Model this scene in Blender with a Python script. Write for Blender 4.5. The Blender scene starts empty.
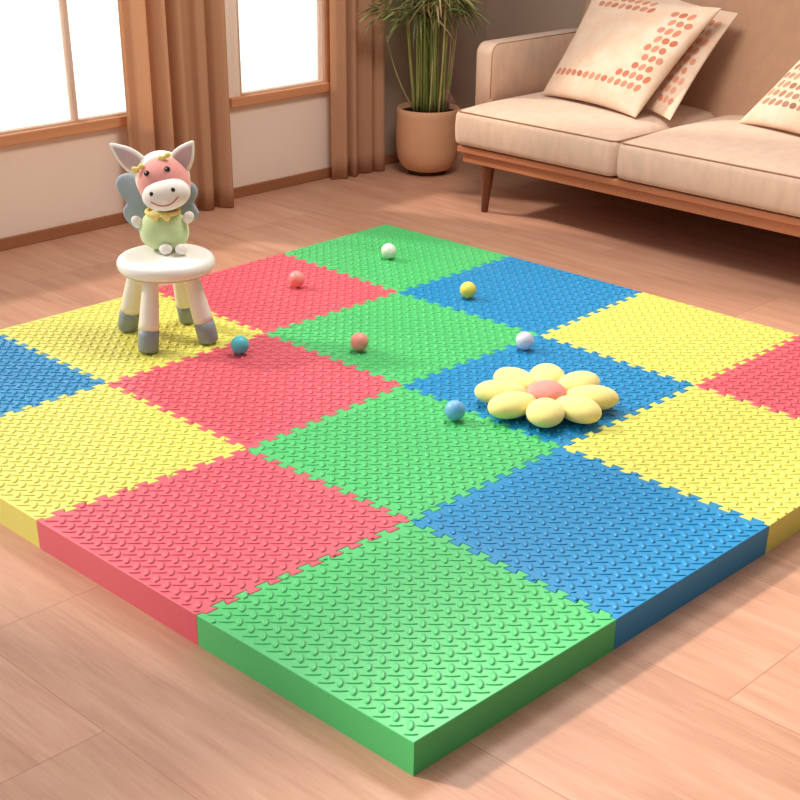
import bpy, bmesh, math, random
import numpy as np
from mathutils import Vector, Matrix
from mathutils.geometry import tessellate_polygon
random.seed(7)
S = bpy.context.scene
C = S.collection
PI = math.pi

# ---------------------------------------------------------------- helpers
def lin(h):
    h = h.lstrip('#')
    v = [int(h[i:i+2], 16)/255 for i in (0, 2, 4)]
    return tuple((c/12.92 if c <= .04045 else ((c+.055)/1.055)**2.4) for c in v) + (1,)

def obj(name, me, mat=None, parent=None, label=None, loc=None):
    if isinstance(me, bmesh.types.BMesh):
        m = bpy.data.meshes.new(name); me.to_mesh(m); me.free(); me = m
    o = bpy.data.objects.new(name, me)
    C.objects.link(o)
    if mat is not None and not len(me.materials):
        me.materials.append(mat)
    if parent is not None: o.parent = parent
    if label: o['label'] = label
    if loc is not None: o.location = loc
    return o

def tag(o, label, cat, group=None, kind=None):
    o['label'] = label; o['category'] = cat
    if group: o['group'] = group
    if kind: o['kind'] = kind
    return o

def thing(name, label, cat, loc=(0, 0, 0), rot=(0, 0, 0), group=None):
    o = bpy.data.objects.new(name, None); C.objects.link(o)
    o.location = loc; o.rotation_euler = rot; o.empty_display_size = .05
    return tag(o, label, cat, group)

def struct(o, label=None):
    o['kind'] = 'structure'
    if label: o['label'] = label
    return o

def smooth(bm):
    for f in bm.faces: f.smooth = True
    return bm

def box(bm, x0, x1, y0, y1, z0, z1, bev=0, seg=2):
    r = bmesh.ops.create_cube(bm, size=1)
    vs = r['verts']
    for v in vs:
        v.co = Vector(((x0+x1)/2+v.co.x*(x1-x0), (y0+y1)/2+v.co.y*(y1-y0), (z0+z1)/2+v.co.z*(z1-z0)))
    if bev:
        es = list({e for v in vs for e in v.link_edges})
        bmesh.ops.bevel(bm, geom=es, offset=bev, segments=seg, affect='EDGES', profile=.5)
    return bm

def boxo(name, x0, x1, y0, y1, z0, z1, mat, parent=None, bev=0, seg=2, label=None):
    return obj(name, box(bmesh.new(), x0, x1, y0, y1, z0, z1, bev, seg), mat, parent, label)

def ellip(bm, c, r, rot=None, u=24, v=14, ex=1.0):
    """ellipsoid (ex<1 makes it boxier)"""
    q = bmesh.ops.create_uvsphere(bm, u_segments=u, v_segments=v, radius=1)
    R = rot if rot is not None else Matrix.Identity(3)
    sg = lambda t: math.copysign(abs(t)**ex, t)
    for w in q['verts']:
        p = w.co
        p = Vector((sg(p.x)*r[0], sg(p.y)*r[1], sg(p.z)*r[2]))
        w.co = Vector(c)+R@p
    return smooth(bm)

def lathe(bm, prof, n=48, cap=True):
    rings = []
    for r, z in prof:
        rings.append([bm.verts.new((r*math.cos(2*PI*k/n), r*math.sin(2*PI*k/n), z)) for k in range(n)])
    for a, b in zip(rings, rings[1:]):
        for k in range(n):
            bm.faces.new((a[k], a[(k+1) % n], b[(k+1) % n], b[k])).smooth = True
    if cap:
        bm.faces.new(rings[0][::-1]); bm.faces.new(rings[-1])
    return bm

def tube(bm, pts, rad, n=8, cap=True):
    pts = [Vector(p) for p in pts]
    if not hasattr(rad, '__len__'): rad = [rad]*len(pts)
    rings = []; up = None
    for i, p in enumerate(pts):
        t = (pts[min(i+1, len(pts)-1)]-pts[max(i-1, 0)]).normalized()
        if up is None:
            up = t.orthogonal().normalized()
        up = (up-t*up.dot(t)).normalized()
        s = t.cross(up)
        rings.append([bm.verts.new(p+(up*math.cos(2*PI*k/n)+s*math.sin(2*PI*k/n))*rad[i]) for k in range(n)])
    for a, b in zip(rings, rings[1:]):
        for k in range(n):
            bm.faces.new((a[k], a[(k+1) % n], b[(k+1) % n], b[k])).smooth = True
    if cap:
        bm.faces.new(rings[0][::-1]); bm.faces.new(rings[-1])
    return bm

def closed_tube(bm, pts, rad, n=6):
    pts = [Vector(p) for p in pts]; m = len(pts); rings = []
    for i, p in enumerate(pts):
        t = (pts[(i+1) % m]-pts[i-1]).normalized()
        up = Vector((0, 0, 1)); up = (up-t*up.dot(t)).normalized(); s = t.cross(up)
        rings.append([bm.verts.new(p+(up*math.cos(2*PI*k/n)+s*math.sin(2*PI*k/n))*rad) for k in range(n)])
    for i in range(m):
        a, b = rings[i], rings[(i+1) % m]
        for k in range(n):
            bm.faces.new((a[k], a[(k+1) % n], b[(k+1) % n], b[k])).smooth = True
    return bm

def pad(bm, outline, thick, M, puff=.5, step=None):
    """a stuffed flat shape: 2-D outline -> puffed both sides. M maps (x,y,z)->world"""
    # smooth outline (Chaikin)
    pts = [Vector(p) for p in outline]
    for _ in range(2):
        q = []
        for i in range(len(pts)):
            a, b = pts[i], pts[(i+1) % len(pts)]
            q += [a*.75+b*.25, a*.25+b*.75]
        pts = q
    c = sum(pts, Vector((0, 0)))/len(pts)
    lv = [(1, 0), (.97, .35), (.88, .7), (.7, .92), (.4, 1.0)]
    def side(sgn, first):
        rings = [first]
        for s, h in lv[1:]:
            rings.append([bm.verts.new(M @ Vector((c.x+(p.x-c.x)*s, c.y+(p.y-c.y)*s, sgn*h*thick/2))) for p in pts])
        for a, b in zip(rings, rings[1:]):
            for k in range(len(pts)):
                q = (a[k], a[(k+1) % len(pts)], b[(k+1) % len(pts)], b[k])
                bm.faces.new(q if sgn > 0 else q[::-1]).smooth = True
        cv = bm.verts.new(M @ Vector((c.x, c.y, sgn*thick/2)))
        l = rings[-1]
        for k in range(len(l)):
            q = (l[k], l[(k+1) % len(l)], cv)
            bm.faces.new(q if sgn > 0 else q[::-1]).smooth = True
    first = [bm.verts.new(M @ Vector((p.x, p.y, 0))) for p in pts]
    side(1, first); side(-1, first)
    return bm

# ---------------------------------------------------------------- materials
def newmat(name):
    m = bpy.data.materials.new(name); m.use_nodes = True
    nt = m.node_tree; b = nt.nodes['Principled BSDF']
    return m, nt, b

def mat(name, col, rough=.6, spec=.4, var=.06, vscale=6, bump=0, bscale=200, sheen=0, stretch=None, coat=0, sss=0):
    m, nt, b = newmat(name)
    N, Lk = nt.nodes, nt.links
    c = lin(col) if isinstance(col, str) else col
    b.inputs['Roughness'].default_value = rough
    b.inputs['Specular IOR Level'].default_value = spec
    if sheen:
        b.inputs['Sheen Weight'].default_value = sheen
        b.inputs['Sheen Roughness'].default_value = .5
    if coat: b.inputs['Coat Weight'].default_value = coat
    if sss:
        b.inputs['Subsurface Weight'].default_value = sss
        b.inputs['Subsurface Radius'].default_value = (.02, .015, .01)
        b.inputs['Subsurface Scale'].default_value = .5
    tc = N.new('ShaderNodeTexCoord')
    mp = N.new('ShaderNodeMapping'); Lk.new(tc.outputs['Object'], mp.inputs[0])
    if stretch: mp.inputs['Scale'].default_value = stretch
    n = N.new('ShaderNodeTexNoise'); n.inputs['Scale'].default_value = vscale; n.inputs['Detail'].default_value = 4
    Lk.new(mp.outputs[0], n.inputs[0])
    r = N.new('ShaderNodeValToRGB')
    r.color_ramp.elements[0].position = .3; r.color_ramp.elements[1].position = .7
    r.color_ramp.elements[0].color = tuple(x*(1-var) for x in c[:3])+(1,)
    r.color_ramp.elements[1].color = tuple(min(1, x*(1+var)) for x in c[:3])+(1,)
    Lk.new(n.outputs['Fac'], r.inputs[0]); Lk.new(r.outputs[0], b.inputs['Base Color'])
    if bump:
        n2 = N.new('ShaderNodeTexNoise'); n2.inputs['Scale'].default_value = bscale; n2.inputs['Detail'].default_value = 3
        Lk.new(mp.outputs[0], n2.inputs[0])
        bp = N.new('ShaderNodeBump'); bp.inputs['Strength'].default_value = bump; bp.inputs['Distance'].default_value = .002
        Lk.new(n2.outputs['Fac'], bp.inputs['Height']); Lk.new(bp.outputs[0], b.inputs['Normal'])
    return m

def floor_mat():
    m, nt, b = newmat('floor_wood'); N, Lk = nt.nodes, nt.links
    tc = N.new('ShaderNodeTexCoord')
    mp = N.new('ShaderNodeMapping'); Lk.new(tc.outputs['Object'], mp.inputs[0])
    mp.inputs['Rotation'].default_value = (0, 0, PI/2)       # brick rows run along y
    mp.inputs['Location'].default_value = (.508, .31, 0)
    br = N.new('ShaderNodeTexBrick'); Lk.new(mp.outputs[0], br.inputs[0])
    br.offset = .37; br.inputs['Scale'].default_value = 1
    br.inputs['Brick Width'].default_value = 1.23; br.inputs['Row Height'].default_value = .46
    br.inputs['Mortar Size'].default_value = .0016; br.inputs['Mortar Smooth'].default_value = .3
    br.inputs['Color1'].default_value = (0, 0, 0, 1); br.inputs['Color2'].default_value = (1, 1, 1, 1)
    br.inputs['Mortar'].default_value = (.5, .5, .5, 1)
    # grain: noise stretched along y
    mg = N.new('ShaderNodeMapping'); Lk.new(tc.outputs['Object'], mg.inputs[0]); mg.inputs['Scale'].default_value = (9, .9, 1)
    ad = N.new('ShaderNodeVectorMath'); ad.operation = 'ADD'
    Lk.new(mg.outputs[0], ad.inputs[0])
    sc = N.new('ShaderNodeVectorMath'); sc.operation = 'SCALE'; sc.inputs['Scale'].default_value = 7
    Lk.new(br.outputs['Color'], sc.inputs[0]); Lk.new(sc.outputs[0], ad.inputs[1])
    n1 = N.new('ShaderNodeTexNoise'); n1.inputs['Scale'].default_value = 2.2; n1.inputs['Detail'].default_value = 8
    n1.inputs['Roughness'].default_value = .62; n1.inputs['Distortion'].default_value = .5
    Lk.new(ad.outputs[0], n1.inputs[0])
    mg2 = N.new('ShaderNodeMapping'); Lk.new(tc.outputs['Object'], mg2.inputs[0]); mg2.inputs['Scale'].default_value = (60, 2.5, 1)
    n2 = N.new('ShaderNodeTexNoise'); n2.inputs['Scale'].default_value = 2; n2.inputs['Detail'].default_value = 5
    Lk.new(mg2.outputs[0], n2.inputs[0])
    r = N.new('ShaderNodeValToRGB'); e = r.color_ramp.elements
    e[0].position = .30; e[0].color = lin(FLOOR[0]); e[1].position = .70; e[1].color = lin(FLOOR[2])
    k = r.color_ramp.elements.new(.5); k.color = lin(FLOOR[1])
    mx = N.new('ShaderNodeMath'); mx.operation = 'MULTIPLY_ADD'; mx.inputs[1].default_value = .3
    Lk.new(n2.outputs['Fac'], mx.inputs[0])
    m7 = N.new('ShaderNodeMath'); m7.operation = 'MULTIPLY'; m7.inputs[1].default_value = .7
    Lk.new(n1.outputs['Fac'], m7.inputs[0]); Lk.new(m7.outputs[0], mx.inputs[2]); Lk.new(mx.outputs[0], r.inputs[0])
    # plank tone
    hv = N.new('ShaderNodeHueSaturation')
    mr = N.new('ShaderNodeMapRange'); mr.inputs['To Min'].default_value = .93; mr.inputs['To Max'].default_value = 1.07
    Lk.new(br.outputs['Color'], mr.inputs[0]); Lk.new(mr.outputs[0], hv.inputs['Value']); Lk.new(r.outputs[0], hv.inputs['Color'])
    mm = N.new('ShaderNodeMixRGB'); mm.blend_type = 'MULTIPLY'; mm.inputs[2].default_value = (.72, .62, .58, 1)
    Lk.new(br.outputs['Fac'], mm.inputs[0]); Lk.new(hv.outputs[0], mm.inputs[1])
    Lk.new(mm.outputs[0], b.inputs['Base Color'])
    b.inputs['Roughness'].default_value = .42; b.inputs['Specular IOR Level'].default_value = .35
    bp = N.new('ShaderNodeBump'); bp.inputs['Strength'].default_value = .15; bp.inputs['Distance'].default_value = .002
    Lk.new(mx.outputs[0], bp.inputs['Height']); Lk.new(bp.outputs[0], b.inputs['Normal'])
    return m

def foam_mat(name, col, sat=1):
    m, nt, b = newmat(name); N, Lk = nt.nodes, nt.links
    c = lin(col)
    tc = N.new('ShaderNodeTexCoord')
    n = N.new('ShaderNodeTexNoise'); n.inputs['Scale'].default_value = 320; n.inputs['Detail'].default_value = 2
    Lk.new(tc.outputs['Object'], n.inputs[0])
    r = N.new('ShaderNodeValToRGB'); e = r.color_ramp.elements
    e[0].position = .25; e[1].position = .75
    e[0].color = tuple(x*.93 for x in c[:3])+(1,); e[1].color = tuple(min(1, x*1.07) for x in c[:3])+(1,)
    Lk.new(n.outputs['Fac'], r.inputs[0]); Lk.new(r.outputs[0], b.inputs['Base Color'])
    bp = N.new('ShaderNodeBump'); bp.inputs['Strength'].default_value = .12; bp.inputs['Distance'].default_value = .001
    Lk.new(n.outputs['Fac'], bp.inputs['Height']); Lk.new(bp.outputs[0], b.inputs['Normal'])
    b.inputs['Roughness'].default_value = .35; b.inputs['Specular IOR Level'].default_value = .5
    return m

def glass_mat():
    m, nt, b = newmat('window_glass'); N, Lk = nt.nodes, nt.links
    t = N.new('ShaderNodeBsdfTransparent'); g = N.new('ShaderNodeBsdfGlossy'); g.inputs['Roughness'].default_value = .02
    f = N.new('ShaderNodeFresnel'); f.inputs[0].default_value = 1.45
    mx = N.new('ShaderNodeMixShader'); Lk.new(f.outputs[0], mx.inputs[0]); Lk.new(t.outputs[0], mx.inputs[1]); Lk.new(g.outputs[0], mx.inputs[2])
    Lk.new(mx.outputs[0], N['Material Output'].inputs[0])
    return m

def sheer_mat():
    m, nt, b = newmat('sheer_voile'); N, Lk = nt.nodes, nt.links
    t = N.new('ShaderNodeBsdfTransparent'); d = N.new('ShaderNodeBsdfTranslucent'); d.inputs[0].default_value = (.97, .96, .95, 1)
    df = N.new('ShaderNodeBsdfDiffuse'); df.inputs[0].default_value = (.95, .94, .93, 1)
    a = N.new('ShaderNodeMixShader'); a.inputs[0].default_value = .35; Lk.new(d.outputs[0], a.inputs[1]); Lk.new(df.outputs[0], a.inputs[2])
    tc = N.new('ShaderNodeTexCoord'); n = N.new('ShaderNodeTexNoise'); mp = N.new('ShaderNodeMapping')
    mp.inputs['Scale'].default_value = (18, 1, .6); Lk.new(tc.outputs['Object'], mp.inputs[0]); Lk.new(mp.outputs[0], n.inputs[0])
    mr = N.new('ShaderNodeMapRange'); mr.inputs['From Min'].default_value = .3; mr.inputs['From Max'].default_value = .7
    mr.inputs['To Min'].default_value = .06; mr.inputs['To Max'].default_value = .2; Lk.new(n.outputs['Fac'], mr.inputs[0])
    mx = N.new('ShaderNodeMixShader'); Lk.new(mr.outputs[0], mx.inputs[0]); Lk.new(t.outputs[0], mx.inputs[1]); Lk.new(a.outputs[0], mx.inputs[2])
    Lk.new(mx.outputs[0], N['Material Output'].inputs[0])
    return m

def curtain_mat():
    m, nt, b = newmat('curtain_linen'); N, Lk = nt.nodes, nt.links
    c = lin('#D8AB8A')
    tc = N.new('ShaderNodeTexCoord'); mp = N.new('ShaderNodeMapping'); mp.inputs['Scale'].default_value = (1, 1, .15)
    Lk.new(tc.outputs['Object'], mp.inputs[0])
    n = N.new('ShaderNodeTexNoise'); n.inputs['Scale'].default_value = 260; n.inputs['Detail'].default_value = 2; Lk.new(mp.outputs[0], n.inputs[0])
    r = N.new('ShaderNodeValToRGB'); e = r.color_ramp.elements
    e[0].color = tuple(x*.9 for x in c[:3])+(1,); e[1].color = tuple(min(1, x*1.08) for x in c[:3])+(1,)
    Lk.new(n.outputs['Fac'], r.inputs[0])
    Lk.new(r.outputs[0], b.inputs['Base Color']); b.inputs['Roughness'].default_value = .85
    b.inputs['Specular IOR Level'].default_value = .2
    tl = N.new('ShaderNodeBsdfTranslucent'); tl.inputs[0].default_value = lin('#EBCDB0')
    mx = N.new('ShaderNodeMixShader'); mx.inputs[0].default_value = .42
    Lk.new(b.outputs[0], mx.inputs[1]); Lk.new(tl.outputs[0], mx.inputs[2]); Lk.new(mx.outputs[0], N['Material Output'].inputs[0])
    return m

def pillow_mat(name, cell, bands, spot, spot2, base='#DCC4AE', invert=False):
    """cream cover with printed leaf-shaped spots; bands = list of (u0,u1,v0,v1)"""
    m, nt, b = newmat(name); N, Lk = nt.nodes, nt.links
    def math_(op, a, bb=None, cc=None):
        n = N.new('ShaderNodeMath'); n.operation = op
        for i, v in enumerate((a, bb, cc)):
            if v is None: continue
            if isinstance(v, (int, float)): n.inputs[i].default_value = v
            else: Lk.new(v, n.inputs[i])
        return n.outputs[0]
    uv = N.new('ShaderNodeUVMap'); sx = N.new('ShaderNodeSeparateXYZ'); Lk.new(uv.outputs[0], sx.inputs[0])
    u, v = sx.outputs[0], sx.outputs[1]
    row = math_('FLOOR', math_('DIVIDE', v, cell[1]))
    su = math_('ADD', math_('DIVIDE', u, cell[0]), math_('MULTIPLY', row, .5))
    fu = math_('SUBTRACT', math_('FRACT', su), .5)
    fv = math_('SUBTRACT', math_('FRACT', math_('DIVIDE', v, cell[1])), .5)
    cmb = N.new('ShaderNodeCombineXYZ'); Lk.new(math_('FLOOR', su), cmb.inputs[0]); Lk.new(row, cmb.inputs[1])
    wn = N.new('ShaderNodeTexWhiteNoise'); wn.noise_dimensions = '3D'; Lk.new(cmb.outputs[0], wn.inputs[0])
    rnd = wn.outputs['Value']
    ang = math_('MULTIPLY_ADD', rnd, 1.6, -.3)
    ca, sa = math_('COSINE', ang), math_('SINE', ang)
    p = math_('ADD', math_('MULTIPLY', fu, ca), math_('MULTIPLY', fv, sa))
    q = math_('SUBTRACT', math_('MULTIPLY', fv, ca), math_('MULTIPLY', fu, sa))
    d = math_('ADD', math_('POWER', math_('DIVIDE', math_('ABSOLUTE', p), .44), 2), math_('POWER', math_('DIVIDE', math_('ABSOLUTE', q), .34), 2))
    inside = math_('LESS_THAN', d, 1.0)
    cu = math_('MULTIPLY', math_('SUBTRACT', math_('ADD', math_('FLOOR', su), .5), math_('MULTIPLY', row, .5)), cell[0])
    cv = math_('MULTIPLY', math_('ADD', row, .5), cell[1])
    mask = None
    for (u0, u1, v0, v1) in bands:
        k = math_('MULTIPLY', math_('MULTIPLY', math_('GREATER_THAN', cu, u0), math_('LESS_THAN', cu, u1)),
                  math_('MULTIPLY', math_('GREATER_THAN', cv, v0), math_('LESS_THAN', cv, v1)))
        mask = k if mask is None else math_('MAXIMUM', mask, k)
    fac = math_('MULTIPLY', inside, mask)
    fac = math_('MULTIPLY', fac, math_('MULTIPLY_ADD', wn.outputs['Color'], .3, .68))
    ramp = N.new('ShaderNodeValToRGB'); ramp.color_ramp.elements[0].color = lin(spot); ramp.color_ramp.elements[1].color = lin(spot2)
    Lk.new(rnd, ramp.inputs[0])
    tc = N.new('ShaderNodeTexCoord'); n = N.new('ShaderNodeTexNoise'); n.inputs['Scale'].default_value = 14; n.inputs['Detail'].default_value = 4
    Lk.new(tc.outputs['Object'], n.inputs[0])
    br = N.new('ShaderNodeValToRGB'); c = lin(base)
    br.color_ramp.elements[0].position = .35; br.color_ramp.elements[1].position = .65
    br.color_ramp.elements[0].color = tuple(t*f for t, f in zip(c[:3], (.97, .86, .78)))+(1,); br.color_ramp.elements[1].color = c
    Lk.new(n.outputs['Fac'], br.inputs[0])
    mx = N.new('ShaderNodeMixRGB'); Lk.new(fac, mx.inputs[0]); Lk.new(br.outputs[0], mx.inputs[1]); Lk.new(ramp.outputs[0], mx.inputs[2])
    Lk.new(mx.outputs[0], b.inputs['Base Color']); b.inputs['Roughness'].default_value = .8
    b.inputs['Sheen Weight'].default_value = .2
    n2 = N.new('ShaderNodeTexNoise'); n2.inputs['Scale'].default_value = 30; Lk.new(tc.outputs['Object'], n2.inputs[0])
    bp = N.new('ShaderNodeBump'); bp.inputs['Strength'].default_value = .5; bp.inputs['Distance'].default_value = .006
    Lk.new(n2.outputs['Fac'], bp.inputs['Height']); Lk.new(bp.outputs[0], b.inputs['Normal'])
    return m

SKY = (.16, 1.75)
FLOOR = ('#AD7B62', '#BE8E74', '#CA9D84')
M_floor = floor_mat()
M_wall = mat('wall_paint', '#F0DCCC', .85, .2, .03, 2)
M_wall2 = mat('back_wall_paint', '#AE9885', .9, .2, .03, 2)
M_trim = mat('trim_wood', '#CC8F66', .45, .4, .12, 3, stretch=(.4, 6, 6))
M_base = mat('baseboard_wood', '#9C6646', .45, .4, .12, 3, stretch=(.4, 6, 6))
M_frame = mat('window_frame_wood', '#C79A78', .5, .4, .05, 3)
M_glass = glass_mat(); M_sheer = sheer_mat(); M_curt = curtain_mat()
FOAM = {'green': foam_mat('green_foam', '#4CBE6E'), 'blue': foam_mat('blue_foam', '#1286BC'),
        'red': foam_mat('red_foam', '#D85C6A'), 'yellow': foam_mat('yellow_foam', '#DCD768')}
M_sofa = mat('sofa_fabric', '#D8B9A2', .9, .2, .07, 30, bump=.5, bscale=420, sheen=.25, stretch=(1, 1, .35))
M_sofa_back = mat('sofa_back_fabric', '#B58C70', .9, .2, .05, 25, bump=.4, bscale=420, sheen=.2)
M_pipe = mat('sofa_piping', '#A67C60', .9, .2)
M_rail = mat('sofa_wood', '#BC7A55', .4, .45, .14, 3, stretch=(6, .5, 6))
M_leg = mat('leg_wood', '#6C3C24', .35, .5, .15, 6, stretch=(6, 6, .6))
M_pot = mat('pot_clay', '#D6A27C', .6, .35, .05, 4, bump=.1, bscale=60)
M_dark = mat('dark_wood', '#3A2216', .6)
M_soil = mat('soil', '#3B2417', .95, .1, .4, 40, bump=1, bscale=90)

# ---------------------------------------------------------------- setting
WY = 3.39       # window wall
BX = 4.06       # back wall
H = 2.6
struct(boxo('floor', -2.6, BX+.1, -2.6, WY+.1, -.05, 0, M_floor))
# window wall with two openings
bm = bmesh.new()
W1 = (-1.2, 1.98); W2 = (2.448, 2.95); ZS, ZT = .425, 2.4
T = .04
box(bm, -2.6, 3.12, WY, WY+T, 0, ZS-.012)
box(bm, -2.6, 3.12, WY, WY+T, ZT, H)
box(bm, -2.6, W1[0], WY, WY+T, ZS-.012, ZT)
box(bm, W1[1], W2[0], WY, WY+T, ZS-.012, ZT)
box(bm, W2[1], 3.12, WY, WY+T, ZS-.012, ZT)
struct(obj('wall_left', bm, M_wall), 'pale pinkish beige wall under the windows')
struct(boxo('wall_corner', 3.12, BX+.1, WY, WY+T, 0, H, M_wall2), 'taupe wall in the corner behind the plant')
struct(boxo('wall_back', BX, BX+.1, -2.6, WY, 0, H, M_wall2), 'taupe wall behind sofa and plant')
struct(boxo('baseboard_left', -2.6, BX-.012, WY-.014, WY, 0, .046, M_base, bev=.003))
struct(boxo('baseboard_back', BX-.012, BX, -2.6, WY-.014, 0, .046, M_base, bev=.003))

def window(name, x0, x1, mull):
    w = bpy.data.objects.new(name, None); C.objects.link(w); struct(w)
    w.location = ((x0+x1)/2, WY+.05, ZS)
    def P(nm, bm, m):
        o = obj(nm, bm, m, w); o.matrix_parent_inverse = Matrix.Translation(-w.location); return o
    bm = bmesh.new(); f = .012
    box(bm, x0, x0+f, WY+.003, WY+.035, ZS, ZT); box(bm, x1-f, x1, WY+.003, WY+.035, ZS, ZT)
    box(bm, x0+f, x1-f, WY+.003, WY+.035, ZS, ZS+f); box(bm, x0+f, x1-f, WY+.003, WY+.035, ZT-f, ZT)
    P('window_frame', bm, M_frame)
    for mx in mull:
        P('mullion', box(bmesh.new(), mx-.010, mx+.010, WY+.003, WY+.035, ZS+f, ZT-f, .003), M_frame)
    ed = [x0+f]+[t for mx in mull for t in (mx-.010, mx+.010)]+[x1-f]
    for a, b in zip(ed[::2], ed[1::2]):
        P('pane', box(bmesh.new(), a, b, WY+.018, WY+.021, ZS+f, ZT-f), M_glass)
    P('window_sill', box(bmesh.new(), x0-.07, x1+.012, WY-.026, WY+.003, ZS-.034, ZS+.006, .004), M_trim)
    return w
window('window_1', W1[0], W1[1], [-.1, .76, 1.618])
window('window_2', W2[0], W2[1], [])
# narrow orange casing at the right side of window 2
struct(boxo('trim_1', W2[1]-.001, W2[1]+.03, WY-.012, WY, ZS-.034, ZT, M_trim, bev=.002), 'narrow orange wooden casing right of the second window')

def drape(name, x0, x1, z0, z1, y, amp, nf, m, thick=.004, seed=1, flare=0, nx=220, nz=26):
    rnd = random.Random(seed)
    ph = [rnd.uniform(0, 6.28) for _ in range(6)]
    bm = bmesh.new(); G = []
    for k in range(nz+1):
        t = k/nz; z = z0+(z1-z0)*t
        row = []
        for i in range(nx+1):
            s = i/nx
            w = s*nf*2*PI+.5*math.sin(2*PI*s*2.3+ph[0])+.35*math.sin(2*PI*s*5.1+ph[1])+.25*math.sin(3*t+ph[2])
            a = amp*(.75+.35*math.sin(2*PI*s*1.7+ph[3]))
            a *= 1-.25*t
            sh = math.sin(w)
            dy = a*math.copysign(abs(sh)**.75, sh)+.15*a*math.sin(2.3*w+ph[4])
            x = x0+(x1-x0)*s+.25*a*math.cos(w)
            x += flare*(s-.5)*(1-t)**2
            row.append(bm.verts.new((x, y+dy, z)))
        G.append(row)
    for k in range(nz):
        for i in range(nx):
            bm.faces.new((G[k][i], G[k][i+1], G[k+1][i+1], G[k+1][i])).smooth = True
    o = obj(name, bm, m)
    if thick:
        md = o.modifiers.new('solid', 'SOLIDIFY'); md.thickness = thick; md.offset = 0
    return o
tag(drape('curtain', 1.80, 2.325, .004, 2.5, 3.310, .044, 5.2, M_curt, seed=3),
    'long tan curtain hanging between the two windows behind the plush toy', 'curtain')
tag(drape('curtain', 2.93, 3.255, .004, 2.5, 3.325, .026, 4.0, M_curt, seed=8),
    'long tan curtain hanging in the corner beside the potted plant', 'curtain')
tag(drape('sheer_curtain', -1.1, 1.88, .436, 2.5, 3.372, .006, 17, M_sheer, thick=0, seed=5, nx=500, nz=8),
    'white sheer curtain across the large window at the left', 'curtain')
tag(drape('sheer_curtain', 2.40, 2.93, .436, 2.5, 3.372, .006, 4, M_sheer, thick=0, seed=6, nx=120, nz=8),
    'white sheer curtain across the window between the two tan curtains', 'curtain')
rod = obj('curtain_rod', tube(bmesh.new(), [(-1.3, 3.33, 2.51), (3.4, 3.33, 2.51)], .012, 12), M_trim)
tag(rod, 'wooden curtain rod above the windows', 'curtain rod')

# ---------------------------------------------------------------- foam mat
TOP = .075
GM = {(0,0):(.0032,.0045),(1,0):(-.0025,.6153),(2,0):(-.0051,1.2044),(0,1):(.597,-.0025),(0,2):(1.1876,-.0073),
 (1,1):(.6107,.5949),(1,2):(1.1909,.6068),(2,1):(.5959,1.1662),(2,2):(1.1986,1.1929),(3,1):(.6019,1.7928),(3,2):(1.2005,1.7979),
 (3,3):(1.7967,1.7947),(2,3):(1.8121,1.1832),(1,3):(1.8061,.6036),(4,4):(2.3792,2.4303),(4,3):(1.8173,2.4124),(3,4):(2.4021,1.8038),
 (2,4):(2.408,1.2098),(1,4):(2.4097,.6074)}
def G(i, j):            # i along y, j along x
    return Vector(GM.get((i, j), (j*.6, i*.6)))
def edge_pts(A, B, teeth):
    if not teeth: return [A.copy(), B.copy()]
    L = (B-A).length; d = (B-A)/L; n = Vector((-d.y, d.x))
    a = .0095; e = .0042; s0 = .018; N = 10
    P = [(0, 0), (s0*.8, 0)]
    per = (L-2*s0)/N
    sg = -1
    P.append((s0, -a*.2)); P.append((s0-.001, sg*a))
    for k in range(2*N-1):
        s = s0+per/2*(k+1)
        # crossing from side sg to -sg with overhang
        P.append((s+e, sg*a)); P.append((s-e, -sg*a)); sg = -sg
    P.append((L-s0+.001, sg*a)); P.append((L-s0, sg*a*.2)); P.append((L-s0*.8, 0)); P.append((L, 0))
    # round the corners
    Q = [P[0]]
    for i in range(1, len(P)-1):
        p0, p1, p2 = (Vector(P[i-1]), Vector(P[i]), Vector(P[i+1]))
        l1, l2 = (p1-p0).length, (p2-p1).length
        r = min(.0022, l1*.4, l2*.4)
        Q.append(p1+(p0-p1).normalized()*r); Q.append(p1+(p2-p1).normalized()*r)
    Q.append(P[-1])
    return [A+d*q[0]+n*q[1] for q in Q]
EDGE = {}
for i in range(5):
    for j in range(5):
        if j < 4: EDGE[('x', i, j)] = edge_pts(G(i, j), G(i, j+1), 0 < i < 4)
        if i < 4: EDGE[('y', i, j)] = edge_pts(G(i, j), G(i+1, j), 0 < j < 4)
def outline(i, j):
    p = EDGE[('x', i, j)][:-1]+EDGE[('y', i, j+1)][:-1]+EDGE[('x', i+1, j)][::-1][:-1]+EDGE[('y', i, j)][::-1][:-1]
    return p
def inset(P, d):
    n = len(P); out = []
    for k in range(n):
        a, b, c = P[k-1], P[k], P[(k+1) % n]
        e1 = (b-a).normalized(); e2 = (c-b).normalized()
        n1 = Vector((-e1.y, e1.x)); n2 = Vector((-e2.y, e2.x))
        m = n1+n2
        if m.length < 1e-4: m = n1
        m.normalize(); s = max(.5, m.dot(n1))
        out.append(b+m*min(d/s, d*1.6))
    return out
def lump(along, L, Wd, Hh, nu=12):
    """unit dome template, (local along, across, height) for an oval or a dash"""
    V = []; F = []
    lev = [(1, -.12), (.97, .5), (.86, .86), (.5, .98)]
    for s, h in lev:
        for k in range(nu):
            t = 2*PI*k/nu
            V.append((L*s*math.cos(t), Wd*s*math.sin(t), h*Hh))
    V.append((0, 0, Hh))
    for q in range(len(lev)-1):
        for k in range(nu):
            F.append((q*nu+k, q*nu+(k+1) % nu, (q+1)*nu+(k+1) % nu, (q+1)*nu+k))
    q = (len(lev)-1)*nu
    for k in range(nu): F.append((q+k, q+(k+1) % nu, len(V)-1))
    return np.array(V), F
OV, OF = lump(0, .0160, .0068, .0035)
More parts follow.
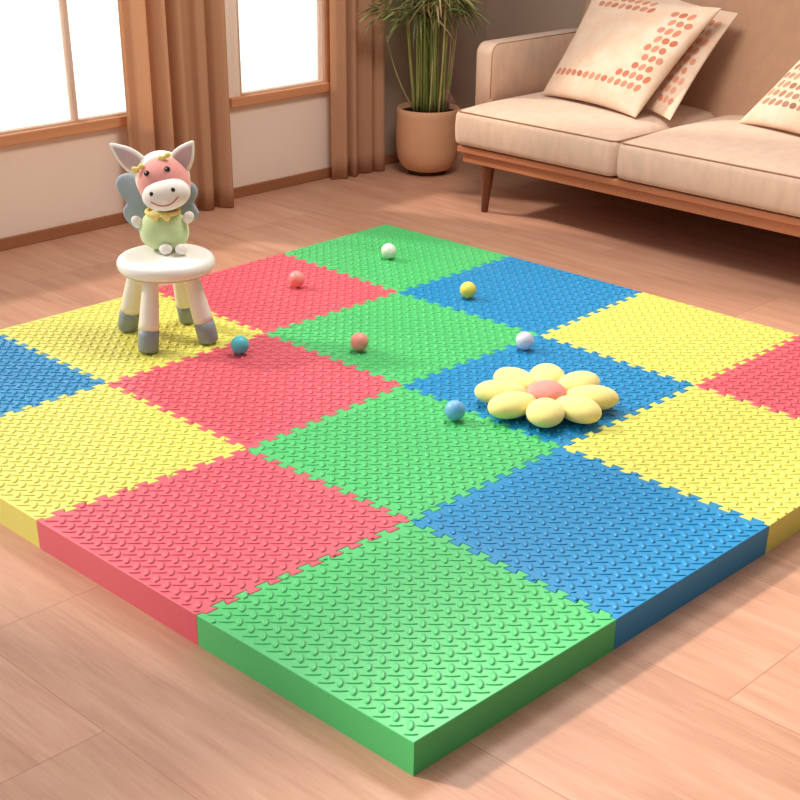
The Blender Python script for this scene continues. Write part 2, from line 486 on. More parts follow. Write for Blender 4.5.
DV, DF = lump(0, .0175, .0029, .0022)
def tile_mesh(i, j):
    P0 = outline(i, j)
    P = inset(P0, .0006); R = inset(P0, .0024)
    n = len(P); verts = []; faces = []
    verts += [(p.x, p.y, 0) for p in P]+[(p.x, p.y, TOP-.0020) for p in P]
    mid = [(a*.65+b*.35) for a, b in zip(P, R)]
    verts += [(p.x, p.y, TOP-.0006) for p in mid]+[(p.x, p.y, TOP) for p in R]
    for lv in range(3):
        for k in range(n):
            a = lv*n+k; b = lv*n+(k+1) % n
            faces.append((a, b, b+n, a+n))
    tri = tessellate_polygon([[Vector((p.x, p.y, 0)) for p in R]])
    tb = tessellate_polygon([[Vector((p.x, p.y, 0)) for p in P]])
    def orient(t, up, src):
        a, b, c = (src[q] for q in t)
        z = (b.x-a.x)*(c.y-a.y)-(b.y-a.y)*(c.x-a.x)
        return t if (z > 0) == up else t[::-1]
    for t in tri: faces.append(tuple(3*n+q for q in orient(t, True, R)))
    for t in tb: faces.append(tuple(orient(t, False, P)))
    nflat = len(faces)
    # relief
    poly = np.array([(p.x, p.y) for p in R]); pn = np.roll(poly, -1, 0)
    c = (G(i, j)+G(i+1, j+1)+G(i+1, j)+G(i, j+1))/4
    d1 = (G(i+1, j+1)-G(i, j)).normalized(); d2 = (G(i, j+1)-G(i+1, j)).normalized()
    a = .0265; allv = [np.array(verts)]; off = len(verts)
    def inside(q, marg):
        x, y = q
        c1 = (poly[:, 1] > y) != (pn[:, 1] > y)
        with np.errstate(divide='ignore', invalid='ignore'):
            xi = (pn[:, 0]-poly[:, 0])*(y-poly[:, 1])/(pn[:, 1]-poly[:, 1])+poly[:, 0]
        if (np.count_nonzero(c1 & (x < xi)) % 2) == 0: return False
        dd = pn-poly; t = np.clip(((q-poly)*dd).sum(1)/np.maximum((dd**2).sum(1), 1e-12), 0, 1)
        return np.min(np.linalg.norm(poly+dd*t[:, None]-q, axis=1)) > marg
    D1 = np.array(d1); D2 = np.array(d2); cc = np.array(c)
    for m in range(-17, 18):
        for k in range(-17, 18):
            q = cc+D1*m*a+D2*k*a
            if abs(m)+abs(k) > 24: continue
            ov = (m+k) % 2 == 0
            # shorten marks near the border so they never overhang a neighbour
            sc = 0
            for s in (1, .8, .6, .42):
                ax = D1 if ov else D2; hl = (.0155 if ov else .0175)*s
                wd = .0055 if ov else .0028
                if inside(q, wd*.9) and inside(q+ax*hl, .0006) and inside(q-ax*hl, .0006): sc = s; break
            if not sc: continue
            T = OV if ov else DV; Fc = OF if ov else DF
            ux, vx = (D1, -D2) if ov else (D2, D1)
            w = q+np.outer(T[:, 0]*sc, ux)+np.outer(T[:, 1]*(1 if sc > .7 else .8), vx)
            allv.append(np.c_[w, TOP+T[:, 2]])
            faces.extend([tuple(off+z for z in f) for f in Fc]); off += len(T)
    V = np.concatenate(allv)
    me = bpy.data.meshes.new('foam_mat_tile')
    me.from_pydata(V.tolist(), [], faces)
    sm = np.zeros(len(faces), bool); sm[nflat:] = True
    me.polygons.foreach_set('use_smooth', sm)
    return me
COLS = {(0,0):'green',(1,0):'red',(2,0):'yellow',(3,0):'blue',(0,1):'blue',(1,1):'green',(2,1):'red',(3,1):'yellow',
        (0,2):'yellow',(1,2):'blue',(2,2):'green',(3,2):'red',(0,3):'red',(1,3):'yellow',(2,3):'blue',(3,3):'green'}
LAB = {(0,0):'green foam mat tile at the front corner of the mat nearest the viewer',
 (1,0):'red foam mat tile with thick side edge, left of the front green tile',
 (2,0):'yellow foam mat tile on the front left border, between red and blue tiles',
 (3,0):'pale lit blue foam mat tile at the far left end of the mat',
 (0,1):'blue foam mat tile with a thick side edge, right of the front green tile',
 (1,1):'green foam mat tile touching the front green tile corner to corner, left of blue ball',
 (2,1):'red foam mat tile in front of the white stool and teal ball',
 (3,1):'yellow foam mat tile that the white stool stands on',
 (0,2):'yellow foam mat tile on the front right border, cut by the right photo edge',
 (1,2):'blue foam mat tile under the yellow flower cushion',
 (2,2):'green foam mat tile with a salmon ball on it',
 (3,2):'red foam mat tile on the back border with a coral pink ball on it',
 (0,3):'red foam mat tile at the right edge of the photo, between two yellow tiles',
 (1,3):'yellow foam mat tile on the back border toward the sofa',
 (2,3):'blue foam mat tile on the back border in front of sofa, holding a yellow ball',
 (3,3):'green foam mat tile at the far corner with a white ball on it'}
for (i, j), cname in COLS.items():
    me = tile_mesh(i, j)
    o = obj('foam_mat_tile', me, FOAM[cname])
    # put the origin at the tile's own base
    c = (G(i, j)+G(i+1, j+1))/2
    me.transform(Matrix.Translation((-c.x, -c.y, 0))); o.location = (c.x, c.y, 0)
    tag(o, LAB[(i, j)], 'foam tile', 'puzzle foam tiles of the play mat')

# ---------------------------------------------------------------- balls
ZB = TOP+.0032
R0 = .0278
def ball(x, y, col, label, r=R0):
    bm = bmesh.new(); ellip(bm, (0, 0, r), (r, r, r), u=40, v=24)
    o = obj('play_ball', bm, mat('ball_'+label.split()[0], col, .42, .4, .03, 30, bump=.05, bscale=300), loc=(x, y, ZB))
    tag(o, label, 'ball', 'small balls scattered on the mat')
ball(2.045, 2.085, '#E9EDE0', 'white ball on the far green tile')
ball(1.578, 2.068, '#F49490', 'coral pink ball on the back red tile')
ball(1.300, 1.474, '#F49A90', 'salmon ball on the green tile in the middle of the mat')
ball(1.915, 1.580, '#F2DA55', 'yellow ball on the far blue tile')
ball(1.022, 1.704, '#58C2CE', 'teal ball beside the right front leg of the stool')
ball(1.670, 1.130, '#DCDDEA', 'pale lavender white ball behind the flower cushion')
ball(1.114, .914, '#74B2E4', 'light blue ball left of the flower cushion')

# ---------------------------------------------------------------- flower cushion
M_petal = mat('petal_plush', '#F5E08C', .85, .2, .08, 18, bump=.5, bscale=260, sheen=.4)
M_core = mat('flower_core_plush', '#EE948A', .9, .2, .08, 60, bump=1, bscale=300, sheen=.3)
fc = Vector((1.366, .803)); f = thing('flower_cushion', 'yellow eight petal flower cushion with a pink centre lying on a blue tile', 'cushion', (fc.x, fc.y, ZB))
base = math.atan2(-.62, -.78)
for k in range(8):
    a = base+k*PI/4+random.uniform(-.04, .04)
    d = Vector((math.cos(a), math.sin(a), 0))
    bm = bmesh.new(); q = bmesh.ops.create_uvsphere(bm, u_segments=32, v_segments=20, radius=1)
    L = .075*random.uniform(.97, 1.04); Wd = .052; Hh = .031
    for w in q['verts']:
        p = w.co
        taper = 1+.16*p.x if p.x < 0 else 1+.10*p.x*(1-p.x)
        w.co = Vector((p.x*L, p.y*Wd*taper, p.z*Hh*(1+.12*p.x)))
    R = Matrix.Rotation(a, 3, 'Z')@Matrix.Rotation(random.uniform(-.02, .02), 3, 'X')
    for w in bm.verts: w.co = R@w.co+d*.124+Vector((0, 0, .0345))
    obj('petal', smooth(bm), M_petal, f)
bm = bmesh.new(); ellip(bm, (0, 0, .042), (.055, .055, .028), u=36, v=18)
obj('flower_centre', bm, M_core, f, 'pink fluffy centre')

# ---------------------------------------------------------------- stool
M_white = mat('stool_plastic', '#F4F1EA', .3, .5, .01, 4)
M_cream = mat('stool_leg_plastic', '#F4EBDF', .4, .45, .01, 4)
M_grey = mat('stool_cap_rubber', '#8F979C', .5, .4, .03, 10)
sc_ = Vector((.958, 1.972)); ZS_ = .335-ZB
st = thing('kids_stool', 'small round white stool with four cream legs and grey feet on a yellow tile', 'stool', (sc_.x, sc_.y, ZB))
r = .148
prof = [(0, ZS_-.047), (.10, ZS_-.047), (.135, ZS_-.045)]
for k in range(9):
    a = -PI/2+PI*k/8
    prof.append((r-.019+.019*math.cos(a), ZS_-.022+.022*math.sin(a)))
prof += [(.115, ZS_-.002), (.06, ZS_-.003), (0.0005, ZS_-.003)]
prof[0] = (.0005, ZS_-.047)
se = lathe(bmesh.new(), prof, 72)
for v in se.verts: v.co += Vector((.006, -.006, .002))
obj('seat', se, M_white, st)
feet = [(.903, 2.115), (.829, 1.905), (1.093, 2.043), (1.017, 1.845)]
for (x, y) in feet:
    b = Vector((x-sc_.x, y-sc_.y, 0)); t = Vector((b.x*.62, b.y*.62, ZS_-.044))
    ax = (t-b); L = ax.length; q = ax.normalized().to_track_quat('Z', 'Y').to_matrix()
    def leg_part(s0, s1, rr):
        bm = bmesh.new(); lathe(bm, [(rr(s)+o, s*L) for s, o in zip([s0+(s1-s0)*k/8 for k in range(9)], [0]*9)], 32)
        for v in bm.verts: v.co = q@v.co+b
        return bm
    rr = lambda s: .031-.007*s+.002*math.sin(PI*min(1, s*1.3))
    bm = leg_part(.30, 1, rr)
    lg = obj('leg', bm, M_cream, st)
    bm = bmesh.new()
    lathe(bm, [(.020, 0), (.027, .002), (.0295, .007), (rr(.08)+.0006, .08*L), (rr(.2)+.0006, .2*L), (rr(.30)+.0008, .30*L), (rr(.3)-.002, .302*L)], 32)
    for v in bm.verts:
        v.co = q@v.co+b
    mz = min(v.co.z for v in bm.verts)
    for v in bm.verts:
        if v.co.z < 0.006: v.co.z = max(v.co.z, 0) if v.co.z > .003 else 0
    obj('foot_cap', bm, M_grey, lg, 'grey foot cap')

# ---------------------------------------------------------------- plush toy
M_pink = mat('plush_pink', '#E59A94', .9, .2, .06, 30, bump=.5, bscale=300, sheen=.4)
M_pw = mat('plush_white', '#F0EAE2', .9, .2, .04, 30, bump=.5, bscale=300, sheen=.4)
M_lil = mat('plush_lilac', '#C9AFB4', .9, .2, .05, 30, bump=.4, bscale=300, sheen=.3)
M_pg = mat('plush_green', '#CBDDA6', .9, .2, .06, 30, bump=.6, bscale=240, sheen=.4)
M_bl = mat('plush_blue_grey', '#9CA9B4', .85, .25, .06, 20, bump=.4, bscale=240, sheen=.3)
M_yl = mat('plush_yellow', '#F2DC88', .8, .2, .05, 30, bump=.4, bscale=240)
M_blk = mat('eye_black', '#20110E', .15, .6, 0)
M_mouth = mat('mouth_thread', '#C0525C', .7)
toy = thing('plush_toy', 'plush winged donkey toy in a green outfit sitting on the white stool', 'plush toy',
            (sc_.x+.050, sc_.y+.052, .3365), (0, 0, math.radians(-46.5)))
bc, brd = Vector((0, 0, .061)), Vector((.074, .060, .061))
bm = bmesh.new(); q = bmesh.ops.create_uvsphere(bm, u_segments=40, v_segments=28, radius=1)
for w in q['verts']:
    p = w.co; k = 1-.12*p.z; p = Vector([math.copysign(abs(t)**.88, t) for t in p])
    w.co = bc+Vector((p.x*brd.x*k, p.y*brd.y*k, p.z*brd.z))
    if w.co.z < .004: w.co.z = .001
obj('body', smooth(bm), M_pg, toy)
hc, hr = Vector((.011, -.006, .200)), Vector((.079, .072, .080))
roll = Matrix.Rotation(math.radians(-12), 3, 'Y')
hd = obj('head', ellip(bmesh.new(), hc, hr, roll, 40, 28), M_pink, toy)
obj('hood', ellip(bmesh.new(), hc+Vector((-.008, .026, .008)), (.082, .066, .081), roll, 40, 28), M_pw, hd, 'white hood')
mc, mrr = Vector((.025, -.060, .180)), Vector((.073, .046, .047))
mz_ = obj('muzzle', ellip(bmesh.new(), mc, mrr, roll, 40, 24), M_pw, hd, 'white muzzle')
def on_ell(c, r, R, x, z):
    """front surface point of a rotated ellipsoid at local x,z (before roll)"""
    k = 1-(x/r[0])**2-(z/r[2])**2
    y = -r[1]*math.sqrt(max(k, .01))
    return c+R@Vector((x, y, z))
for x in (-.036, .026):
    p = on_ell(hc, hr, roll, x+.006, .047)
    e = obj('eye', ellip(bmesh.new(), p, (.0088, .006, .0095), roll, 20, 12), M_blk, hd, 'black eye')
    obj('eye_glint', ellip(bmesh.new(), p+Vector((-.002, -.0056, .004)), (.002, .001, .002), None, 10, 6), M_pw, e)
for x in (-.034, .032):
    p = on_ell(mc, mrr, roll, x, .017)
    obj('nostril', ellip(bmesh.new(), p, (.0062, .004, .0068), roll, 16, 10), M_blk, mz_, 'black nostril')
pts = []
for k in range(17):
    t = -1+2*k/16
    pts.append(on_ell(mc, mrr, roll, t*.042, -.024+.020*t*t)+Vector((0, -.0006, 0)))
obj('mouth', tube(bmesh.new(), pts, .0017, 8), M_mouth, mz_, 'pink stitched smile')
def frame(o, xd, yd):
    x = Vector(xd).normalized(); y = Vector(yd); y = (y-x*y.dot(x)).normalized(); z = x.cross(y)
    m = Matrix((x, y, z)).transposed().to_4x4(); m.translation = Vector(o); return m
ear_o = [(0, -.034), (.03, -.042), (.07, -.030), (.112, -.004), (.118, .004), (.10, .014), (.06, .030), (.02, .032), (0, .024)]
for o, xd, sgn in (((-.052, .012, .242), (-.86, .05, .58), -1), ((.042, .006, .243), (.56, .05, .68), 1)):
    pl = (0, -.05, 1) if sgn > 0 else (0, .05, 1)
    M = frame(o, xd, (-.5*sgn*-1, 0, .8) if False else (0, 0, 1))
    q_ = .86 if sgn > 0 else 1.0; ol = [(x*q_, y) for x, y in ear_o]
    e = obj('ear', pad(bmesh.new(), ol, .016, M), M_pw, hd, 'white pointed ear')
    fr = M.copy()
    nrm = (M.to_3x3()@Vector((0, 0, 1))); s = -1 if nrm.y > 0 else 1
    fr.translation = M.translation+nrm*s*.006+(M.to_3x3()@Vector((.012, 0, 0)))
    obj('ear_lining', pad(bmesh.new(), [(x*.78*q_, y*.72) for x, y in ear_o], .008, fr), M_lil, e, 'lilac inner ear')
for x, z in ((-.050, .056), (.034, .072)):
    p = on_ell(hc+Vector((-.006, .012, .006)), (.087, .074, .09), roll, x, z)
    bm = bmesh.new()
    ellip(bm, p+Vector((-.010, -.002, -.006)), (.012, .006, .009), Matrix.Rotation(.5, 3, 'Y'), 16, 10)
    ellip(bm, p+Vector((.008, -.002, .004)), (.011, .006, .008), Matrix.Rotation(-.4, 3, 'Y'), 16, 10)
    ellip(bm, p+Vector((0, -.005, 0)), (.005, .005, .006), None, 12, 8)
    obj('bow', bm, M_yl, hd, 'small yellow bow')
# collar: ring plus two points
bm = bmesh.new()
closed_tube(bm, [(.048*math.cos(2*PI*k/28), -.002+.044*math.sin(2*PI*k/28), .114) for k in range(28)], .007, 8)
for sx in (-1, 1):
    M = frame((sx*.018, -.052, .113), (1, 0, 0), (0, -.25, -1))
    pad(bm, [(-.020, -.004), (.020, -.004), (.004, .022)], .007, M)
obj('collar', bm, M_yl, toy, 'yellow collar')
for sx, z in ((-1, .084), (1, .100)):
    R = Matrix.Rotation(sx*.7, 3, 'Y')
    obj('hand', ellip(bmesh.new(), (sx*.078, -.014, z), (.016, .014, .020), R, 24, 14), M_pw, toy, 'white hand')
for x in (.012, .060):
    obj('foot', ellip(bmesh.new(), (x, -.064, .0165), (.020, .017, .016), None, 24, 14), M_pw, toy, 'white foot')
def px(p, dz): return ((p[0]-163)*.0031, (256-8-dz-p[1])/335+.008)
wl = [(136, 180), (122, 180), (114, 188), (116, 198), (122, 205), (125, 211), (119, 217), (121, 228), (130, 236), (139, 247), (150, 247), (150, 220), (148, 190)]
wr = [(172, 178), (186, 176), (195, 183), (195, 192), (190, 199), (193, 205), (196, 211), (192, 217), (184, 221), (176, 226), (168, 225), (166, 195)]
for ol in (wl, wr):
    M = frame((0, .062, 0), (1, 0, 0), (0, 0, 1))
    o2 = [px(p, 9) for p in ol]
    if sum(a[0]*b[1]-b[0]*a[1] for a, b in zip(o2, o2[1:]+o2[:1])) < 0: o2 = o2[::-1]
    mn = min(p[1] for p in o2)
    if mn < .012: o2 = [(x, y+max(0, .012-mn)) for x, y in o2]
    obj('wing', pad(bmesh.new(), o2, .022, M), M_bl, toy, 'blue grey wing')

# ---------------------------------------------------------------- potted plant
pp = Vector((3.375, 3.14, 0))
plant = thing('potted_plant', 'tall bamboo-like plant in a rounded tan pot standing in the corner beside the sofa', 'plant', pp)
prof = [(.0005, .016), (.075, .016), (.095, .024), (.112, .045), (.124, .075), (.130, .12), (.131, .2), (.129, .27), (.128, .298), (.124, .303), (.119, .300), (.118, .275), (.0005, .275)]
prof = [(a*1.15, b) if a > .01 else (a, b) for a, b in prof]
obj('pot', lathe(bmesh.new(), prof, 64), M_pot, plant)
obj('pot_stand', lathe(bmesh.new(), [(.0005, 0), (.088, 0), (.090, .004), (.088, .016), (.0005, .016)], 40), M_dark, plant, 'dark round stand')
bm = lathe(bmesh.new(), [(.0005, .276), (.135, .276), (.135, .281), (.08, .286), (.0005, .289)], 40)
obj('soil', bm, M_soil, plant)
M_stem = [mat('stem_green', '#8E9A52', .5, .4, .15, 20), mat('stem_olive', '#B0A66C', .5, .4, .15, 20), mat('stem_dark', '#6E7C3C', .5, .4, .15, 20)]
rnd = random.Random(11)
tips = []
def stem(p0, p1, bend, r, m):
    p0, p1 = Vector(p0), Vector(p1); pts = []
    for k in range(11):
        t = k/10
        p = p0.lerp(p1, t)+Vector(bend)*math.sin(PI*t)
        pts.append(p)
    obj('stem', tube(bmesh.new(), pts, [r*(1-.45*k/10) for k in range(11)], 7), m, plant)
    return pts
cr, ci = Vector((.698, -.716, 0)), Vector((.716, .698, 0))     # screen right / away
for k in range(40):
    a = rnd.uniform(0, 2*PI); rr = .098*math.sqrt(rnd.random())
    b = Vector((rr*math.cos(a), rr*math.sin(a), .277))
    top = b*rnd.uniform(1.2, 2.1)+Vector((rnd.uniform(-.03, .03), rnd.uniform(-.03, .03), 0)); top.z = rnd.uniform(.85, 1.25)
    tips.append(stem(b, top, (rnd.uniform(-.012, .012), rnd.uniform(-.012, .012), 0), rnd.uniform(.0042, .0072), rnd.choice(M_stem)))
# one thin stem arching out to the left
tips.append(stem(-cr*.055+Vector((0, 0, .27)), -cr*.20-ci*.03+Vector((0, 0, .62)), -cr*.012+Vector((0, 0, -.02)), .0035, M_stem[1]))
def leaf(bm, p, d, L, w, droop, tw):
    d = d.normalized(); side = d.cross(Vector((0, 0, 1)))
    if side.length < .1: side = Vector((1, 0, 0))
    side.normalize(); side = (Matrix.Rotation(tw, 3, d)@side)
    up = side.cross(d)
    prev = None; n = 6
    for k in range(n+1):
        t = k/n; c = p+d*L*t+Vector((0, 0, -droop*L*t*t)); ww = w*math.sin(PI*min(1, .08+.92*t)**.75)*.5
        row = [bm.verts.new(c-side*ww), bm.verts.new(c-up*ww*.3), bm.verts.new(c+side*ww)]
        if prev:
            bm.faces.new((prev[0], prev[1], row[1], row[0])).smooth = True
            bm.faces.new((prev[1], prev[2], row[2], row[1])).smooth = True
        prev = row
LM = [('leafy_crown', '#8A9658'), ('leafy_crown', '#A9A26A'), ('leafy_crown', '#5E7044'), ('leafy_crown', '#B4966A')]
LM = [mat('leaf_%d' % i, c, .5, .4, .2, 15) for i, (_, c) in enumerate(LM)]
bms = [bmesh.new() for _ in LM]
for s in tips[:-1]:
    for _ in range(26):
        t = rnd.uniform(.50, 1); k = min(9, int(t*10)); p = s[k].lerp(s[k+1], rnd.random())
        if p.z < .72: continue
        a = rnd.uniform(0, 2*PI); d = Vector((math.cos(a), math.sin(a), rnd.uniform(-.3, .7)))
        # keep clear of the window wall
        if (pp+p+d.normalized()*.22).y > 3.28: d.y = -abs(d.y)*.5
        leaf(bms[rnd.choices(range(4), (4, 4, 3, 3))[0]], p, d, rnd.uniform(.09, .2), rnd.uniform(.007, .015), rnd.uniform(.2, .9), rnd.uniform(-1, 1))
# drooping bamboo sprays left and right
for (sx, dep, z, n) in ((-.17, -.19, .70, 18), (-.25, -.24, .74, 20), (-.10, -.17, .73, 16), (-.20, -.20, .80, 20), (.15, -.02, .75, 26), (.19, 0, .70, 16), (.10, -.05, .77, 16)):
    p0 = cr*sx+ci*dep+Vector((0, 0, z))
    o = obj('twig', tube(bmesh.new(), [cr*sx*.4+ci*dep*.5+Vector((0, 0, z+.10)), cr*sx*.75+ci*dep*.8+Vector((0, 0, z+.07)), p0], .0022, 6), M_stem[1], plant)
    for _ in range(n):
        a = rnd.uniform(-1.1, 1.1)
        d = cr*math.copysign(1, sx)*math.cos(a)+Vector((0, 0, -.45+math.sin(a)*.8))+ci*rnd.uniform(-.5, .2)
        q = p0-cr*sx*rnd.uniform(0, .35)+Vector((0, 0, rnd.uniform(0, .05)))
        leaf(bms[rnd.choices(range(4), (5, 3, 3, 1))[0]], q, d, rnd.uniform(.06, .12), rnd.uniform(.011, .019), rnd.uniform(0, .4), rnd.uniform(-.6, .6))
fol = bpy.data.meshes.new('foliage')
big = bmesh.new()
for i, b_ in enumerate(bms):
    for f_ in b_.faces: f_.material_index = i
    tmp = bpy.data.meshes.new('t'); b_.to_mesh(tmp); b_.free(); big.from_mesh(tmp); bpy.data.meshes.remove(tmp)
big.to_mesh(fol); big.free()
for m_ in LM: fol.materials.append(m_)
fo = obj('foliage', fol, None, plant)
# dried pinkish plume on the right of the pot
M_plume = mat('dried_plume', '#C9948A', .8, .2, .2, 30)
bm = bmesh.new()
b0 = cr*.085+Vector((0, 0, .28))
for k in range(11):
    a = (k/10-.5)*1.6
    tube(bm, [b0+cr*a*.03, b0+cr*(a*.05)+Vector((0, 0, .045)), b0+cr*(-.004+a*.012)+Vector((0, 0, .10))], [.0008, .0014, .0005], 5)
obj('dried_plume', bm, M_plume, plant, 'pinkish dried plume')
for (x0, x1, z1) in ((.075, .11, .80), (.06, .075, .78), (.09, .13, .72)):
    obj('stem', tube(bmesh.new(), [cr*x0+Vector((0, 0, .28)), cr*(x0+x1)/2+Vector((0, 0, .5)), cr*x1+Vector((0, 0, z1))], .0022, 6), M_plume, plant, 'thin pinkish dry stem')

# ---------------------------------------------------------------- sofa
YL, YR = 2.612, .80          # left and right end of seat
sofa = thing('sofa', 'beige fabric sofa with wooden rail and tapered legs against the back wall', 'sofa', (3.45, 1.75, 0))
def SP(nm, me, m, label=None, parent=None):
    o = obj(nm, me, m, parent or sofa, label)
    if parent is None: o.matrix_parent_inverse = Matrix.Translation((-3.45, -1.75, 0))
    return o
bm = bmesh.new(); box(bm, 2.985, 3.98, YR-.06, YL-.006, .240, .268, .006)
SP('seat_rail', bm, M_rail)
bm = bmesh.new(); box(bm, 3.000, 3.96, YR-.04, YL-.03, .200, .240, .004)
SP('lower_rail', bm, M_rail)
def cushion(x0, x1, y0, y1, z0, z1, crown, rr=.035, n=22):
    """soft box: superellipse-rounded grid box with domed top and slightly bulging sides"""
    bm = bmesh.new(); bmesh.ops.create_cube(bm, size=2)
    bmesh.ops.subdivide_edges(bm, edges=bm.edges[:], cuts=n, use_grid_fill=True)
    cx, cy, cz = (x0+x1)/2, (y0+y1)/2, (z0+z1)/2; hx, hy, hz = (x1-x0)/2, (y1-y0)/2, (z1-z0)/2
    for v in bm.verts:
        p = Vector((v.co.x*hx, v.co.y*hy, v.co.z*hz))
        q = Vector((max(-hx+rr, min(hx-rr, p.x)), max(-hy+rr, min(hy-rr, p.y)), max(-hz+rr, min(hz-rr, p.z))))
        d = p-q
        if d.length > 1e-9: p = q+d.normalized()*rr
        # spread grid toward edges
        a = 1-(p.x/hx)**4; b_ = 1-(p.y/hy)**6
        p.z += crown*max(0, a)*max(0, b_)*(.5+.5*p.z/hz)
        k = 1-(p.z/hz)**2
        if abs(p.x) > hx*.9: p.x += math.copysign(.010*max(0, k), p.x)
        v.co = p+Vector((cx, cy, cz))
    return smooth(bm)
def seat(y0, y1, lift):
    o = SP('seat_cushion', cushion(2.972, 3.80, y0, y1, .269, .418, .028+lift, .026), M_sofa)
    # piping round the top edge
    r = .03; pts = []; xa, xb = 2.972+.0035, 3.79; z = .4115
    ring = []
    for (cx, cy, a0) in ((xa+r, y0+.004+r, PI), (xb-r, y0+.004+r, 1.5*PI), (xb-r, y1-.004-r, 0), (xa+r, y1-.004-r, .5*PI)):
        for k in range(6):
            a = a0+k/5*PI/2
            ring.append((cx+r*math.cos(a), cy+r*math.sin(a), z))
    dens = []
    for i in range(len(ring)):
        a, b_ = Vector(ring[i]), Vector(ring[(i+1) % len(ring)])
        m_ = max(1, int((b_-a).length/.03))
        for k in range(m_): dens.append(a.lerp(b_, k/m_))
    pipe = obj('piping', closed_tube(bmesh.new(), dens, .0030, 6), M_pipe, o, 'brown piping')
    return o
seat(1.772, YL, 0)
seat(YR, 1.766, .004)
# arms
def arm(ya, yb):
    bm = bmesh.new()
    box(bm, 3.205, 4.0, ya, yb, .268, .655)
    es = [e for e in bm.edges if all(v.co.z > .6 for v in e.verts)] + [e for e in bm.edges if all(v.co.x < 3.3 for v in e.verts) and abs(e.verts[0].co.z-e.verts[1].co.z) > .1]
    top_front = [e for e in bm.edges if all(v.co.z > .6 and v.co.x < 3.3 for v in e.verts)]
    bmesh.ops.bevel(bm, geom=top_front, offset=.05, segments=8, affect='EDGES', profile=.5)
    es = [e for e in bm.edges if e.is_manifold and e.calc_face_angle(0) > .7 and max(v.co.z for v in e.verts) > .5]
    es += []
    bmesh.ops.bevel(bm, geom=[e for e in bm.edges if abs(abs(e.verts[0].co.y)-0) >= 0 and len({round(v.co.y, 4) for v in e.verts}) == 1 and e.calc_face_angle(0) > .7 and max(v.co.x for v in e.verts) > 0 and max(v.co.z for v in e.verts) > .5],
                    offset=.012, segments=4, affect='EDGES', profile=.5)
    smooth(bm)
    a = SP('armrest', bm, M_sofa)
    # piping lines on the two long edges
    for y in (ya+.004, yb-.004):
        pts = [(3.209, y, .43)]
        for k in range(9):
            t = PI+k/8*(-PI/2)
            pts.append((3.209+.046+.046*math.cos(t), y, .651-.046+.046*math.sin(t)))
        pts.append((3.83, y, .651))
        obj('piping', tube(bmesh.new(), pts, .0026, 6), M_pipe, a, 'brown piping')
    return a
arm(YL+.003, YL+.096)
arm(YR-.081, YR-.003)
for o in sofa.children:
    for c_ in o.children: c_.matrix_parent_inverse = Matrix.Identity(4)
# backrest: slanted soft slab
def slab(y0, y1, zb, zt, xb, xt, th, n=16):
    bm = cushion(-th/2, th/2, y0, y1, 0, zt-zb, 0, .03, n)
    for v in bm.verts:
        t = v.co.z/(zt-zb); v.co.x += xb+(xt-xb)*t+th/2; v.co.z += zb
    return bm
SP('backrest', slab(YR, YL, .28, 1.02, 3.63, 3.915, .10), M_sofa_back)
def taper_leg(x, y, tx, ty):
    bm = bmesh.new(); q = lathe(bm, [(.0130, 0), (.0145, .002), (.029, .195), (.029, .202)], 28)
    for v in bm.verts:
        t = 1-v.co.z/.2; v.co.x += x+tx*t; v.co.y += y+ty*t
    SP('leg', bm, M_leg)
taper_leg(3.035, 2.466, -.008, .004); taper_leg(3.035, .90, -.012, -.03)
taper_leg(3.88, 2.45, .012, .02); taper_leg(3.88, .90, .012, -.03)

# ---------------------------------------------------------------- pillows
def pillow(cs, bulge, m, label, n=26):
    """cs = corners BL, BR, TR, TL in the world; bulge = depth of stuffing"""
    BL, BR, TR, TL = [Vector(c) for c in cs]
    o0 = (BL+BR)/2
    nrm = ((BR-BL).cross(TL-BL)).normalized()
    bm = bmesh.new(); uvl = bm.loops.layers.uv.new('UVMap')
    def pt(u, v, s):
        # edges drawn in between the corners
        uu = u+(.5-u)*.07*(math.sin(PI*v))**1.0*abs(2*u-1)**2
        vv = v+(.5-v)*.07*(math.sin(PI*u))**1.0*abs(2*v-1)**2
        p = (BL*(1-uu)+BR*uu)*(1-vv)+(TL*(1-uu)+TR*uu)*vv
        e = (max(0, 1-(2*u-1)**2)*max(0, 1-(2*v-1)**2))**.5
        wr = .0025*math.sin(23*u+4*v)*math.sin(17*v-3*u)*e
        return p+nrm*s*(bulge*e**.9+wr)-o0
    grid = {}
    for s in (1, -1):
        for i in range(n+1):
            for j in range(n+1):
                if s == -1 and (i in (0, n) or j in (0, n)): grid[(s, i, j)] = grid[(1, i, j)]; continue
                # denser near the seam
                u = .5-.5*math.cos(PI*i/n); v = .5-.5*math.cos(PI*j/n)
                grid[(s, i, j)] = bm.verts.new(pt(u, v, s))
    for s in (1, -1):
        for i in range(n):
            for j in range(n):
                k = [(i, j), (i+1, j), (i+1, j+1), (i, j+1)]
                vs = [grid[(s,)+q] for q in k]
                if s < 0: vs = vs[::-1]; k = k[::-1]
                f_ = bm.faces.new(vs); f_.smooth = True
                for lp, q in zip(f_.loops, k):
                    lp[uvl].uv = (.5-.5*math.cos(PI*q[0]/n), .5-.5*math.cos(PI*q[1]/n))
    o = obj('throw_pillow', bm, m, loc=o0)
    return tag(o, label, 'pillow', 'printed throw pillows on the sofa')
PILL = {'f': [(3.36, 2.455, .452), (3.25, 1.885, .450), (3.60, 1.762, .846), (3.66, 2.431, .852)],
        'b': [(3.47, 2.20, .452), (3.31, 1.76, .450), (3.72, 1.755, .818), (3.79, 2.25, .87)],
        'r': [(3.47, 1.545, .452), (3.33, 1.03, .452), (3.60, .86, .823), (3.70, 1.276, .883)]}
M_p1 = pillow_mat('pillow_print_a', (.062, .082), [(.04, .95, .16, .24), (.62, .95, .24, .33), (.76, .95, .24, .90), (.10, .62, .82, .96)], '#A94722', '#C76E48')
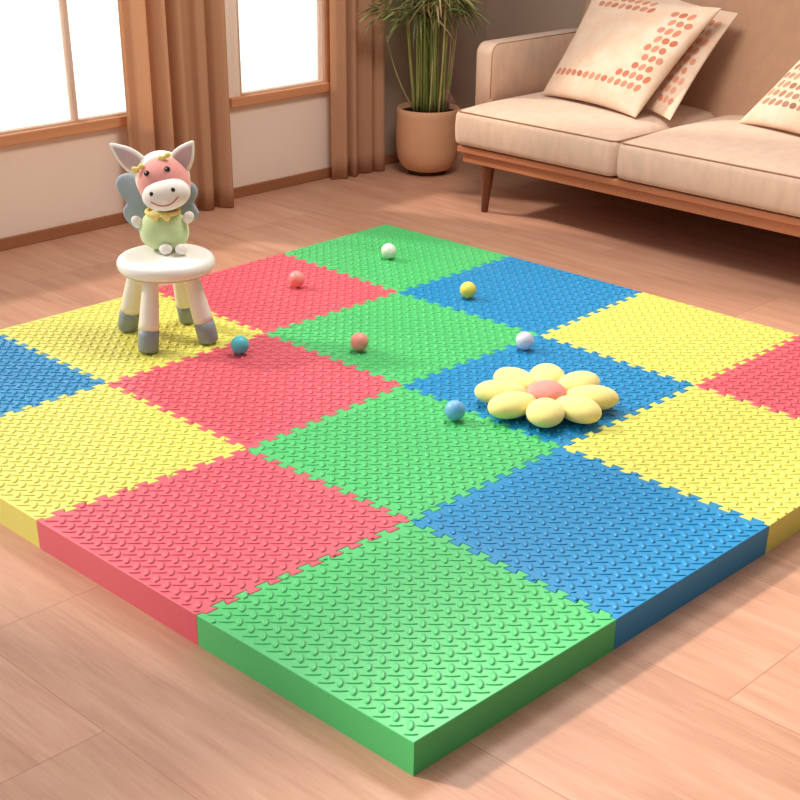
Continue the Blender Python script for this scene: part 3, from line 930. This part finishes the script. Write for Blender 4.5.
M_p2 = pillow_mat('pillow_print_b', (.07, .09), [(.70, .93, .1, .9)], '#C2704A', '#DB9675')
M_p3 = pillow_mat('pillow_print_c', (.075, .075), [(.05, .95, .14, .93)], '#7E4426', '#A8714E')
pillow(PILL['f'], .062, M_p1,
       'large cream pillow with a rust spotted border leaning on the left sofa back')
pillow(PILL['b'], .028, M_p2,
       'cream pillow mostly hidden behind the rust bordered pillow')
pillow(PILL['r'], .055, M_p3,
       'cream pillow with rows of small brown dots at the right photo edge')

# ---------------------------------------------------------------- light
w = bpy.data.worlds.new('World'); S.world = w; w.use_nodes = True
bg = w.node_tree.nodes['Background']
# hazy sky, brightest on the sun's side of the house
wn_, wl_ = w.node_tree.nodes, w.node_tree.links
tcw = wn_.new('ShaderNodeTexCoord'); sxw = wn_.new('ShaderNodeSeparateXYZ'); wl_.new(tcw.outputs['Generated'], sxw.inputs[0])
mrw = wn_.new('ShaderNodeMapRange'); mrw.inputs['From Min'].default_value = -.7; mrw.inputs['From Max'].default_value = .7
mrw.inputs['To Min'].default_value = SKY[0]; mrw.inputs['To Max'].default_value = SKY[1]
wl_.new(sxw.outputs['Y'], mrw.inputs[0]); wl_.new(mrw.outputs[0], bg.inputs[1])
bg.inputs[0].default_value = (1, .985, .965, 1)
sd = bpy.data.lights.new('sun', 'SUN'); sd.energy = 4.6; sd.angle = math.radians(5); sd.color = (1, .90, .78)
so = bpy.data.objects.new('sun', sd); C.objects.link(so)
az = Vector((.42, -1, 0)).normalized(); el = math.radians(36)
d = Vector((az.x*math.cos(el), az.y*math.cos(el), -math.sin(el)))
so.rotation_euler = d.to_track_quat('-Z', 'Y').to_euler(); so.location = (0, 6, 4)

# added warm fill light, unseen, brightening the far half of the room
ld = bpy.data.lights.new('fill_light', 'AREA'); ld.shape = 'DISK'; ld.size = .9; ld.energy = 44; ld.color = (1, .92, .85)
lo = bpy.data.objects.new('fill_light', ld); C.objects.link(lo); lo.location = (2.0, 1.55, 2.45)

# ---------------------------------------------------------------- camera
cd = bpy.data.cameras.new('camera'); co = bpy.data.objects.new('camera', cd); C.objects.link(co)
cd.sensor_width = 36; cd.lens = 1336.578/800*36; cd.shift_y = 150/800; cd.clip_start = .05; cd.clip_end = 50
r2 = Vector((.69753474, -.71645835, .01152028)); u2 = Vector((.33950134, .34460704, .87520559)); fw = Vector((.63101832, .60657516, -.48361395))
M = Matrix((r2, u2, -fw)).transposed().to_4x4(); M.translation = Vector((-1.39003209, -1.29417634, 1.51685877))
co.matrix_world = M
S.camera = co
S.view_settings.view_transform = 'Standard'; S.view_settings.look = 'None'
S.view_settings.gamma = 1; S.view_settings.use_curve_mapping = False
S.view_settings.exposure = 0.05
